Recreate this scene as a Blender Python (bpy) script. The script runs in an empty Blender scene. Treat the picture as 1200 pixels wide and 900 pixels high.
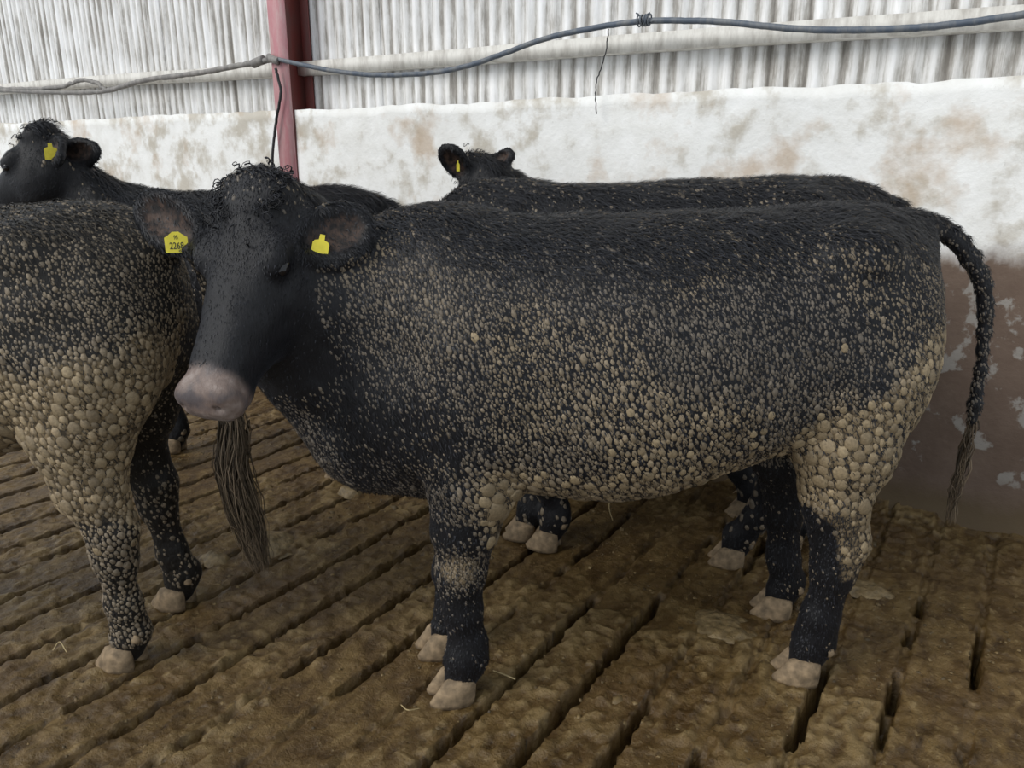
import bpy, math, random
import numpy as np
from mathutils import Vector, Matrix, Euler

random.seed(7)
rng = np.random.default_rng(7)
SC = bpy.context.scene
COL = SC.collection
R = math.radians

# ------------------------------------------------------------------ camera, sky, sun, exposure
CAM_H = 1.4
PITCH = math.atan(258 / 900)
YAW = R(33.6)
cam_d = bpy.data.cameras.new('camera')
cam_d.sensor_fit = 'HORIZONTAL'
cam_d.sensor_width = 36.0
cam_d.lens = 36.0 * 900 / 1200
cam_d.clip_start = 0.05
cam = bpy.data.objects.new('camera', cam_d)
COL.objects.link(cam)
cam.location = (0, 0, CAM_H)
cam.rotation_euler = Euler((R(90) - PITCH, 0, YAW))
SC.camera = cam

w = bpy.data.worlds.new('overcast')
SC.world = w
w.use_nodes = True
bg = w.node_tree.nodes['Background']
bg.inputs['Color'].default_value = (0.86, 0.93, 1.0, 1)
bg.inputs['Strength'].default_value = 0.85

sun_d = bpy.data.lights.new('daylight_through_roof', 'SUN')
sun_d.energy = 2.1
sun_d.angle = R(35)
sun_d.color = (1.0, 0.97, 0.93)
sun = bpy.data.objects.new('daylight_through_roof', sun_d)
COL.objects.link(sun)
sun.rotation_euler = Vector((0.45, 0.85, -0.70)).to_track_quat('-Z', 'Y').to_euler()

SC.view_settings.view_transform = 'Standard'
SC.view_settings.look = 'None'
SC.view_settings.exposure = 0.0
SC.view_settings.gamma = 1.0
SC.view_settings.use_curve_mapping = False

# ------------------------------------------------------------------ surveying: image direction -> point on a real plane
C0 = np.array([0, 0, CAM_H])
FW = np.array([-math.sin(YAW), math.cos(YAW), 0]); RT = np.array([math.cos(YAW), math.sin(YAW), 0]); UP = np.array([0, 0, 1.0])
def ray(x, y):
    v = y - 450
    return (x - 600) * RT + (900 * math.cos(PITCH) - v * math.sin(PITCH)) * FW + (-v * math.cos(PITCH) - 900 * math.sin(PITCH)) * UP
def on_floor(x, y, z=0.0):
    d = ray(x, y); return C0 + d * (z - CAM_H) / d[2]
def on_wall(x, y, Y):
    d = ray(x, y); return C0 + d * Y / d[1]

# ------------------------------------------------------------------ noise
def lattice(seed):
    return np.random.default_rng(seed).random((32, 32, 32)).astype(np.float32)
_L = [lattice(s) for s in range(6)]
def noise(p, scale, k=0):
    q = np.asarray(p, dtype=np.float32) * scale + 100.0
    i = np.floor(q).astype(np.int64); f = (q - i).astype(np.float32)
    f = f * f * (3 - 2 * f)
    L = _L[k]; o = 0
    for dx in (0, 1):
        for dy in (0, 1):
            for dz in (0, 1):
                wgt = (f[..., 0] if dx else 1 - f[..., 0]) * (f[..., 1] if dy else 1 - f[..., 1]) * (f[..., 2] if dz else 1 - f[..., 2])
                o = o + wgt * L[(i[..., 0] + dx) & 31, (i[..., 1] + dy) & 31, (i[..., 2] + dz) & 31]
    return o
def fbm(p, scale, octaves=3, k=0):
    s = 0; a = 1; t = 0
    for o in range(octaves):
        s = s + a * noise(p, scale * 2.03 ** o, (k + o) % 6); t += a; a *= 0.5
    return s / t
def sstep(a, b, x):
    t = np.clip((x - a) / (b - a), 0, 1); return t * t * (3 - 2 * t)

# ------------------------------------------------------------------ object helpers
def mesh_np(name, V, F, mat, parent=None, smooth=True, attrs=None, mats=None, midx=None):
    """F: int array (n,3) or (n,4), or a list of such arrays"""
    me = bpy.data.meshes.new(name)
    V = np.asarray(V, dtype=np.float32)
    Fs = F if isinstance(F, list) else [F]
    Fs = [np.asarray(f, dtype=np.int32) for f in Fs if len(f)]
    loops = np.concatenate([f.ravel() for f in Fs])
    tot = np.concatenate([np.full(len(f), f.shape[1], dtype=np.int32) for f in Fs])
    start = np.concatenate([[0], np.cumsum(tot)[:-1]]).astype(np.int32)
    me.vertices.add(len(V)); me.vertices.foreach_set('co', V.ravel())
    me.loops.add(len(loops)); me.loops.foreach_set('vertex_index', loops)
    me.polygons.add(len(tot)); me.polygons.foreach_set('loop_start', start)
    me.polygons.foreach_set('loop_total', tot)
    if smooth: me.polygons.foreach_set('use_smooth', np.ones(len(tot), dtype=bool))
    if midx is not None: me.polygons.foreach_set('material_index', np.asarray(midx, dtype=np.int32))
    if attrs:
        for k, a in attrs.items():
            a = np.asarray(a, dtype=np.float32)
            if a.ndim == 1:
                me.attributes.new(k, 'FLOAT', 'POINT').data.foreach_set('value', a)
            else:
                me.attributes.new(k, 'FLOAT_VECTOR', 'POINT').data.foreach_set('vector', a.ravel())
    me.update(calc_edges=True)
    for m in (mats or [mat]): me.materials.append(m)
    o = bpy.data.objects.new(name, me)
    COL.objects.link(o)
    if parent: o.parent = parent
    return o
def tag(o, label=None, cat=None, group=None, kind=None):
    if label: o['label'] = label
    if cat: o['category'] = cat
    if group: o['group'] = group
    if kind: o['kind'] = kind
    return o
def box(x0, x1, y0, y1, z0, z1):
    V = np.array([[x, y, z] for x in (x0, x1) for y in (y0, y1) for z in (z0, z1)], float)
    F = np.array([[0, 1, 3, 2], [4, 6, 7, 5], [0, 4, 5, 1], [2, 3, 7, 6], [0, 2, 6, 4], [1, 5, 7, 3]])
    return V, F
def join(parts):
    Vs, Fs, n = [], {}, 0
    for V, F in parts:
        for f in (F if isinstance(F, list) else [F]):
            f = np.asarray(f)
            if len(f): Fs.setdefault(f.shape[1], []).append(f + n)
        Vs.append(V); n += len(V)
    return np.concatenate(Vs), [np.concatenate(f) for f in Fs.values()]
def spline(P, n):
    """Catmull-Rom through P (k,d) -> n points"""
    P = np.asarray(P, float); k = len(P)
    Q = np.vstack([2 * P[0] - P[1], P, 2 * P[-1] - P[-2]])
    t = np.linspace(0, k - 1 - 1e-6, n); i = t.astype(int); u = (t - i)[:, None]
    a, b, c, d = Q[i], Q[i + 1], Q[i + 2], Q[i + 3]
    return 0.5 * ((2 * b) + (-a + c) * u + (2 * a - 5 * b + 4 * c - d) * u ** 2 + (-a + 3 * b - 3 * c + d) * u ** 3)
def tube(P, rad, sides=8, cap=True):
    P = np.asarray(P, float); n = len(P)
    rad = np.broadcast_to(np.asarray(rad, float), (n,))
    T = np.gradient(P, axis=0); T /= np.linalg.norm(T, axis=1)[:, None] + 1e-9
    u = np.cross(T[0], [0.13, 0.2, 0.97]); 
    if np.linalg.norm(u) < 0.1: u = np.cross(T[0], [1, 0, 0])
    U = np.zeros_like(P)
    for i in range(n):
        u = u - T[i] * (u @ T[i]); u = u / (np.linalg.norm(u) + 1e-9); U[i] = u
    W = np.cross(T, U)
    a = np.linspace(0, 2 * math.pi, sides, endpoint=False)
    V = (P[:, None] + rad[:, None, None] * (np.cos(a)[None, :, None] * U[:, None] + np.sin(a)[None, :, None] * W[:, None])).reshape(-1, 3)
    i = np.arange(n - 1)[:, None] * sides; j = np.arange(sides)[None, :]; j2 = (j + 1) % sides
    F = np.stack([i + j, i + j2, i + sides + j2, i + sides + j], -1).reshape(-1, 4)
    Fs = [F]
    if cap:
        V = np.vstack([V, P[0], P[-1]]); m = n * sides
        jj = np.arange(sides); kk = (jj + 1) % sides
        Fs.append(np.vstack([np.stack([np.full(sides, m), kk, jj], -1), np.stack([np.full(sides, m + 1), (n - 1) * sides + jj, (n - 1) * sides + kk], -1)]))
    return V, Fs

# ------------------------------------------------------------------ materials
def new_mat(name):
    m = bpy.data.materials.new(name); m.use_nodes = True
    nt = m.node_tree; nt.nodes.clear()
    out = nt.nodes.new('ShaderNodeOutputMaterial'); b = nt.nodes.new('ShaderNodeBsdfPrincipled')
    nt.links.new(b.outputs[0], out.inputs[0])
    return m, nt, b
class N:
    def __init__(s, nt): s.nt = nt
    def link(s, a, b):
        if isinstance(a, (int, float)): b.default_value = a
        elif isinstance(a, tuple): b.default_value = a if len(a) == 4 or b.type == 'VECTOR' else (*a, 1)
        else: s.nt.links.new(a, b)
    def tc(s, o='Object'): 
        return s.nt.nodes.new('ShaderNodeTexCoord').outputs[o]
    def geo(s, o='Position'): return s.nt.nodes.new('ShaderNodeNewGeometry').outputs[o]
    def attr(s, n, o='Fac'):
        a = s.nt.nodes.new('ShaderNodeAttribute'); a.attribute_name = n; return a.outputs[o]
    def map(s, v, scale=(1, 1, 1), loc=(0, 0, 0)):
        n = s.nt.nodes.new('ShaderNodeMapping'); s.nt.links.new(v, n.inputs[0]); n.inputs['Scale'].default_value = scale; n.inputs['Location'].default_value = loc; return n.outputs[0]
    def noise(s, v, scale, detail=4, rough=0.55, o='Fac', dist=0):
        n = s.nt.nodes.new('ShaderNodeTexNoise'); s.nt.links.new(v, n.inputs['Vector'])
        n.inputs['Scale'].default_value = scale; n.inputs['Detail'].default_value = detail; n.inputs['Roughness'].default_value = rough; n.inputs['Distortion'].default_value = dist
        return n.outputs[o]
    def voro(s, v, scale, feature='F1', o='Distance', rnd=1):
        n = s.nt.nodes.new('ShaderNodeTexVoronoi'); n.feature = feature; s.nt.links.new(v, n.inputs['Vector']); n.inputs['Scale'].default_value = scale; n.inputs['Randomness'].default_value = rnd
        return n.outputs[o]
    def ramp(s, f, stops):
        n = s.nt.nodes.new('ShaderNodeValToRGB'); s.nt.links.new(f, n.inputs[0]); e = n.color_ramp.elements
        while len(e) < len(stops): e.new(0.5)
        for q, (p, c) in zip(e, stops):
            q.position = p; q.color = (c, c, c, 1) if isinstance(c, (int, float)) else (*c, 1)
        return n.outputs[0]
    def mix(s, f, a, b, mode='MIX'):
        n = s.nt.nodes.new('ShaderNodeMix'); n.data_type = 'RGBA'; n.blend_type = mode
        s.link(f, n.inputs[0]); s.link(a, n.inputs[6]); s.link(b, n.inputs[7]); return n.outputs[2]
    def math(s, op, a, b=0.0, c=0.0):
        n = s.nt.nodes.new('ShaderNodeMath'); n.operation = op
        for i, q in enumerate((a, b, c)): s.link(q, n.inputs[i])
        return n.outputs[0]
    def sep(s, v, i):
        n = s.nt.nodes.new('ShaderNodeSeparateXYZ'); s.nt.links.new(v, n.inputs[0]); return n.outputs[i]
    def bump(s, h, strength, dist, b, prev=None):
        n = s.nt.nodes.new('ShaderNodeBump'); s.nt.links.new(h, n.inputs['Height']); n.inputs['Strength'].default_value = strength; n.inputs['Distance'].default_value = dist
        if prev: s.nt.links.new(prev, n.inputs['Normal'])
        s.nt.links.new(n.outputs[0], b.inputs['Normal']); return n.outputs[0]

def simple_mat(name, col, rough=0.6, metal=0.0, var=0.25, scale=30, bump=0.3, dist=0.002):
    m, nt, b = new_mat(name); n = N(nt); v = n.tc()
    f = n.noise(v, scale, 5)
    lo = tuple(c * (1 - var) for c in col); hi = tuple(min(1, c * (1 + var)) for c in col)
    n.link(n.ramp(f, [(0.3, lo), (0.7, hi)]), b.inputs['Base Color'])
    b.inputs['Roughness'].default_value = rough; b.inputs['Metallic'].default_value = metal
    n.bump(f, bump, dist, b)
    return m

def coat_material(name, base=(0.0075, 0.0075, 0.0095), mudc=(0.21, 0.155, 0.09)):
    m, nt, b = new_mat(name); n = N(nt); v = n.tc()
    mud = n.attr('mud'); nose = n.attr('nose'); inner = n.attr('inner')
    str_ = n.map(v, (60, 60, 14))
    hair = n.noise(str_, 3.0, 5, 0.65)
    c = n.ramp(hair, [(0.35, tuple(x * 0.55 for x in base)), (0.62, base), (0.8, (0.026, 0.026, 0.031))])
    pv = n.map(v, (1, 1, 0.72))
    cell = n.voro(pv, 75); edge = n.voro(pv, 75, 'DISTANCE_TO_EDGE')
    patch = n.noise(v, 16, 4, 0.6)
    mfac = n.math('MULTIPLY', n.ramp(n.math('ADD', n.math('MULTIPLY', mud, 1.5), n.math('SUBTRACT', patch, 0.95)), [(0.30, 0.0), (0.62, 1.0)]), n.ramp(edge, [(0.02, 0.25), (0.14, 1.0)]))
    mc = n.mix(n.noise(v, 40, 3), tuple(x * 0.5 for x in mudc), tuple(min(1, x * 1.15) for x in mudc))
    c = n.mix(mfac, c, mc)
    c = n.mix(inner, c, n.ramp(n.noise(v, 45, 4), [(0.4, (0.012, 0.009, 0.008)), (0.65, (0.075, 0.045, 0.032))]))
    c = n.mix(nose, c, n.ramp(n.noise(v, 22, 3), [(0.35, (0.085, 0.07, 0.07)), (0.55, (0.17, 0.125, 0.105)), (0.75, (0.30, 0.25, 0.225))]))
    n.link(c, b.inputs['Base Color'])
    n.link(n.mix(nose, n.mix(mfac, (0.55,) * 3, (0.8,) * 3), (0.30,) * 3), b.inputs['Roughness'])
    b.inputs['Specular IOR Level'].default_value = 0.3
    b.inputs['Sheen Weight'].default_value = 0.05; b.inputs['Sheen Roughness'].default_value = 0.4
    b.inputs['Sheen Tint'].default_value = (0.75, 0.82, 1.0, 1)
    h = n.math('ADD', n.math('MULTIPLY', hair, 0.5), n.math('MULTIPLY', n.math('MULTIPLY', n.math('SUBTRACT', 1.0, cell), mud), 1.2))
    n.bump(h, 0.7, 0.006, b)
    return m
def hair_material(name, lo, hi):
    m, nt, b = new_mat(name); n = N(nt)
    n.link(n.mix(n.attr('shade'), lo, hi), b.inputs['Base Color'])
    b.inputs['Roughness'].default_value = 0.5; b.inputs['Specular IOR Level'].default_value = 0.3
    return m
def clod_material(name):
    m, nt, b = new_mat(name); n = N(nt); v = n.geo()
    c = n.attr('tone', 'Vector')
    f = n.noise(v, 160, 4)
    n.link(n.mix(n.ramp(f, [(0.3, 0.55), (0.7, 1.1)]), (0.03, 0.02, 0.012), c), b.inputs['Base Color'])
    b.inputs['Roughness'].default_value = 0.62
    n.bump(f, 0.4, 0.002, b)
    return m
def loose_clod_material(name, cols):
    m, nt, b = new_mat(name); n = N(nt); v = n.geo()
    oi = nt.nodes.new('ShaderNodeObjectInfo')
    f = n.noise(v, 160, 4)
    n.link(n.mix(n.ramp(f, [(0.3, 0.55), (0.7, 1.0)]), (0.03, 0.02, 0.012), n.ramp(oi.outputs['Random'], [(0.0, cols[0]), (1.0, cols[1])])), b.inputs['Base Color'])
    b.inputs['Roughness'].default_value = 0.6
    n.bump(f, 0.4, 0.002, b)
    return m

M = {}
M['coat'] = coat_material('black_coat')
M['coat_muddy'] = coat_material('black_coat_browned', (0.012, 0.010, 0.008), (0.22, 0.16, 0.088))
M['hair'] = hair_material('black_hair', (0.004, 0.004, 0.005, 1), (0.024, 0.025, 0.031, 1))
M['hair_brown'] = hair_material('browned_hair', (0.006, 0.005, 0.004, 1), (0.065, 0.053, 0.038, 1))
M['switch'] = hair_material('tail_hair', (0.022, 0.016, 0.010, 1), (0.22, 0.165, 0.11, 1))
M['clod'] = clod_material('dried_dung')
M['clod_loose'] = loose_clod_material('dried_dung_lump', [(0.22, 0.165, 0.095), (0.38, 0.29, 0.17)])
M['hoof'] = simple_mat('muddy_hoof', (0.215, 0.155, 0.092), 0.8, var=0.5, scale=40, bump=0.8, dist=0.004)
M['eye'] = simple_mat('wet_eye', (0.006, 0.005, 0.006), 0.05, var=0.1, bump=0)
M['tag'] = simple_mat('yellow_plastic', (0.78, 0.66, 0.05), 0.45, var=0.08, scale=60, bump=0.1)
M['print'] = simple_mat('black_print', (0.03, 0.03, 0.02), 0.6, var=0.1)

# floor material: wet brown slurry
def floor_material():
    m, nt, b = new_mat('wet_slurry'); n = N(nt); v = n.geo()
    big = n.noise(v, 2.2, 5, 0.6); fine = n.noise(v, 38, 6, 0.65); mid = n.noise(n.map(v, (1.3, 0.7, 1)), 13, 5, 0.6, dist=0.6)
    c = n.ramp(mid, [(0.28, (0.036, 0.020, 0.006)), (0.45, (0.085, 0.050, 0.015)), (0.60, (0.150, 0.094, 0.030)), (0.75, (0.23, 0.160, 0.065))])
    c = n.mix(n.ramp(big, [(0.35, 0.0), (0.7, 0.55)]), c, (0.080, 0.044, 0.016))
    c = n.mix(n.ramp(fine, [(0.58, 0.0), (0.68, 0.55)]), c, (0.27, 0.195, 0.09))
    c = n.mix(n.ramp(n.attr('crust'), [(0.2, 0.0), (1.0, 0.75)]), c, (0.23, 0.16, 0.068))
    c = n.mix(n.ramp(fine, [(0.28, 0.75), (0.42, 0.0)]), c, (0.022, 0.013, 0.005))
    c = n.mix(n.ramp(n.sep(v, 2), [(0.0, 0.0), (1.0, 1.0)]), c, c)
    n.link(c, b.inputs['Base Color'])
    n.link(n.ramp(mid, [(0.3, 0.24), (0.7, 0.6)]), b.inputs['Roughness'])
    b.inputs['Specular IOR Level'].default_value = 0.45
    p = n.bump(mid, 0.5, 0.010, b)
    p = n.bump(fine, 0.9, 0.010, b, p)
    n.bump(n.noise(v, 120, 5, 0.7), 0.6, 0.003, b, p)
    return m
M['floor'] = floor_material()
def wall_material():
    m, nt, b = new_mat('limewashed_concrete'); n = N(nt); v = n.geo()
    z = n.sep(v, 2)
    big = n.noise(v, 1.5, 6, 0.6); mid = n.noise(v, 6, 6, 0.65); fine = n.noise(v, 40, 5, 0.6)
    white = n.mix(n.ramp(mid, [(0.35, 0.0), (0.7, 1.0)]), (0.86, 0.86, 0.84), (0.72, 0.71, 0.67))
    grey = n.mix(n.noise(v, 9, 5, 0.7), (0.42, 0.38, 0.31), (0.60, 0.56, 0.49))
    c = n.mix(n.ramp(n.math('ADD', n.math('MULTIPLY', big, 0.6), n.math('MULTIPLY', mid, 0.4)), [(0.50, 0.0), (0.60, 0.95)]), white, grey)
    rust = n.ramp(n.noise(n.map(v, (1, 1, 1), (7, 3, 2)), 3.2, 5, 0.6), [(0.56, 0.0), (0.70, 0.65)])
    c = n.mix(rust, c, (0.45, 0.32, 0.20))
    c = n.mix(n.ramp(fine, [(0.66, 0.0), (0.76, 0.4)]), c, (0.30, 0.28, 0.25))
    # slurry staining on the lower part, with flaked pale patches
    lvl = n.math('ADD', z, n.math('MULTIPLY', n.math('SUBTRACT', n.noise(n.map(v, (1, 1, 0.7)), 3.0, 7, 0.7), 0.5), 0.22))
    low = n.ramp(n.math('MULTIPLY', lvl, 0.5), [(0.515, 1.0), (0.56, 0.0)])
    lowc = n.mix(mid, (0.085, 0.052, 0.035), (0.20, 0.145, 0.11))
    flake = n.math('MULTIPLY', n.ramp(n.noise(n.map(v, (1, 1, 1.0), (3, 0, 1)), 7.5, 6, 0.6), [(0.56, 0.0), (0.60, 0.6)]), n.ramp(z, [(0.16, 0.0), (0.24, 1.0)]))
    lowc = n.mix(flake, lowc, (0.38, 0.37, 0.34))
    c = n.mix(low, c, lowc)
    base = n.ramp(lvl, [(0.10, 1.0), (0.2, 0.0)])
    c = n.mix(base, c, (0.10, 0.068, 0.035))
    n.link(c, b.inputs['Base Color']); b.inputs['Roughness'].default_value = 0.85
    p = n.bump(mid, 0.5, 0.015, b); n.bump(fine, 0.4, 0.005, b, p)
    return m
M['wall'] = wall_material()
def sheet_material():
    m, nt, b = new_mat('dusty_cement_sheet'); n = N(nt); v = n.geo()
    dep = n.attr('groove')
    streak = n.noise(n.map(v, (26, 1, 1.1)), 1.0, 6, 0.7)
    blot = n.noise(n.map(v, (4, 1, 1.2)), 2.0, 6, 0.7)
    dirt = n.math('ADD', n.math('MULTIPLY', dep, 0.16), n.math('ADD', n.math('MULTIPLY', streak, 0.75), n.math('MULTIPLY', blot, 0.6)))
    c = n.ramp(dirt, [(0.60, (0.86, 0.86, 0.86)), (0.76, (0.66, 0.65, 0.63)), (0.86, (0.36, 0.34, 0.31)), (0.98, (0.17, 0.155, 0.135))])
    n.link(c, b.inputs['Base Color']); b.inputs['Roughness'].default_value = 0.75
    n.bump(n.noise(v, 50, 4), 0.3, 0.003, b)
    return m
M['sheet'] = sheet_material()
def paint_mat(name, col, dust):
    m, nt, b = new_mat(name); n = N(nt); v = n.geo()
    f = n.noise(n.map(v, (5, 5, 1.5)), 4, 6, 0.65)
    n.link(n.mix(n.ramp(f, [(0.42, 0.0), (0.72, 0.8)]), col, dust), b.inputs['Base Color']); b.inputs['Roughness'].default_value = 0.6
    n.bump(n.noise(v, 60, 4), 0.3, 0.002, b); return m
M['red_face'] = paint_mat('pink_paint', (0.50, 0.22, 0.24), (0.55, 0.42, 0.40))  # front flange only: paler and pinker than web and rear flange
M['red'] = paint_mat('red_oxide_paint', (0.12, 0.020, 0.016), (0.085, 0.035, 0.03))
M['rail'] = paint_mat('dusty_whitewashed_timber', (0.68, 0.66, 0.61), (0.30, 0.27, 0.23))
M['hose'] = paint_mat('dusty_blue_grey_hose', (0.075, 0.095, 0.125), (0.22, 0.22, 0.21))
M['hose_dusty'] = paint_mat('dust_caked_pipe', (0.17, 0.16, 0.15), (0.36, 0.34, 0.31))
M['black_cable'] = paint_mat('black_rubber', (0.012, 0.012, 0.013), (0.05, 0.05, 0.05))
M['straw'] = simple_mat('straw', (0.42, 0.33, 0.17), 0.6, var=0.3)
M['dung'] = simple_mat('fresh_dung', (0.17, 0.12, 0.055), 0.5, var=0.45, scale=45, bump=0.9, dist=0.01)

# ------------------------------------------------------------------ setting: wall
WY = 3.32
def wall_block(name, x0, x1):
    nx = int((x1 - x0) / 0.04); nz = 44
    X = np.linspace(x0, x1, nx); Z = np.linspace(-0.3, 1.69, nz)
    G = np.stack(np.meshgrid(X, Z, indexing='ij'), -1)
    P = np.stack([G[..., 0], np.zeros((nx, nz)), G[..., 1]], -1)
    y = WY + (fbm(P, 2.2, 4) - 0.5) * 0.03 - 0.13 * np.exp(-np.maximum(P[..., 2], 0) / 0.05) * (0.5 + fbm(P, 3, 2, 2))
    top = (noise(P, 5, 1) - 0.5) * 0.025 + (noise(P, 17, 2) - 0.5) * 0.012 - 0.005 * (P[..., 0])
    P[..., 2] += top * sstep(1.4, 1.69, P[..., 2])
    P[..., 1] = y
    back = P[:, -1].copy(); back[:, 1] = WY + 0.15
    V = np.concatenate([P.reshape(-1, 3), back])
    i = np.arange(nx - 1)[:, None] * nz; j = np.arange(nz - 1)[None]
    F = np.stack([i + j, i + nz + j, i + nz + j + 1, i + j + 1], -1).reshape(-1, 4)
    k = np.arange(nx - 1)
    F2 = np.stack([k * nz + nz - 1, (k + 1) * nz + nz - 1, nx * nz + k + 1, nx * nz + k], -1)
    return mesh_np(name, V, np.vstack([F, F2]), M['wall'])
CX0, CX1 = -3.905, -3.765        # column flange
wall_l = wall_block('wall_back', -18.0, CX0 - 0.004); tag(wall_l, kind='structure')
wall_r = wall_block('wall_back', CX1 + 0.004, 3.0); tag(wall_r, kind='structure')
# corrugated sheets, each its own piece
SHY = 3.505; PITCHX = 0.073; SHW = PITCHX * 14
def sheet(x0, parent, k):
    nx = 14 * 8 + 1 + 6
    X = x0 + np.arange(nx) * PITCHX / 8; ph = (X / PITCHX) * 2 * math.pi
    gr = 0.5 + 0.5 * np.cos(ph)
    zs = np.array([1.60, 1.68, 1.9, 2.3, 3.0, 4.6])
    V = []; A = []
    dy = -0.003 * (k % 2)
    for s in (0.0, 0.006):
        for zi, z in enumerate(zs):
            zz = z + (rng.random() * 0.004 if zi else 0)
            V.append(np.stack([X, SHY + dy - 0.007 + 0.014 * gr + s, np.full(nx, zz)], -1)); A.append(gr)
    V = np.concatenate(V); A = np.concatenate(A); nz = len(zs)
    F = []
    i = np.arange(nz - 1)[:, None] * nx; j = np.arange(nx - 1)[None]
    f = np.stack([i + j, i + j + 1, i + nx + j + 1, i + nx + j], -1).reshape(-1, 4)
    F = [f, f[:, ::-1] + nz * nx]
    jj = np.arange(nx - 1); a = nz * nx
    F.append(np.stack([jj, jj + a, jj + 1 + a, jj + 1], -1))
    F.append(np.array([[0, nx, nx + a, a], [nx, 2 * nx, 2 * nx + a, nx + a], [nx - 1, nx - 1 + a, 2 * nx - 1 + a, 2 * nx - 1], [2 * nx - 1, 2 * nx - 1 + a, 3 * nx - 1 + a, 3 * nx - 1]]))
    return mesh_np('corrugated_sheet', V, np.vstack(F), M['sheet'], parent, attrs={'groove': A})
seam0 = on_wall(437, 60, 3.5)[0]
k = 0
for s in range(-14, 6):
    x0 = seam0 + s * SHW
    if x0 > 2.4: continue
    sheet(x0, wall_r if x0 > -3.9 else wall_l, k); k += 1
# horizontal rails behind the column
def rail(name, xa, xb):
    n = 40; V = []
    X = np.linspace(xa, xb, n)
    for x in X:
        zc = 1.93 - 0.017 * (x + 2.2) + (rng.random() - 0.5) * 0.003
        zc = zc - 0.006 * math.sin(x * 1.3)
        for (y, z) in ((3.425, -0.037), (3.425, 0.037), (3.492, 0.040), (3.492, -0.040)): V.append((x, y + (rng.random() - 0.5) * 0.002, zc + z))
    V = np.array(V); i = np.arange(n - 1)[:, None] * 4; j = np.arange(4)[None]; j2 = (j + 1) % 4
    F = np.stack([i + j, i + 4 + j, i + 4 + j2, i + j2], -1).reshape(-1, 4)
    F = np.vstack([F, [[0, 1, 2, 3], [4 * n - 1, 4 * n - 2, 4 * n - 3, 4 * n - 4]]])
    return tag(mesh_np(name, V, F, M['rail'], smooth=False), kind='structure')
XW = (CX0 + CX1) / 2
rail('trim_1', -18, XW - 0.008); rail('trim_2', XW + 0.008, 3.0)
# red steel column: front flange, web, rear flange
def lean(V):
    V = V.copy(); return V
col_root = bpy.data.objects.new('steel_column', None); COL.objects.link(col_root); col_root.location = (XW, 3.4, 0)
tag(col_root, 'red oxide steel column with pink front against the white wall', 'column')
def rel(V, o): return V - np.array([o.location.x, o.location.y, o.location.z])
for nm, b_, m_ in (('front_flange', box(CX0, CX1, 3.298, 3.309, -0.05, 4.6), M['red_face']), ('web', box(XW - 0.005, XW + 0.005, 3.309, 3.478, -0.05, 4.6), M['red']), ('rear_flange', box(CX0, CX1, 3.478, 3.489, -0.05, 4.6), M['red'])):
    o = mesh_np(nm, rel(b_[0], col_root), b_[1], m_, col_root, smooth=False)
    if nm == 'front_flange': o['label'] = 'pink front flange'

# ------------------------------------------------------------------ setting: slatted floor, each slat a piece of its own
floor = bpy.data.objects.new('floor', None); COL.objects.link(floor); tag(floor, kind='structure')
PX = 0.1815
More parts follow.
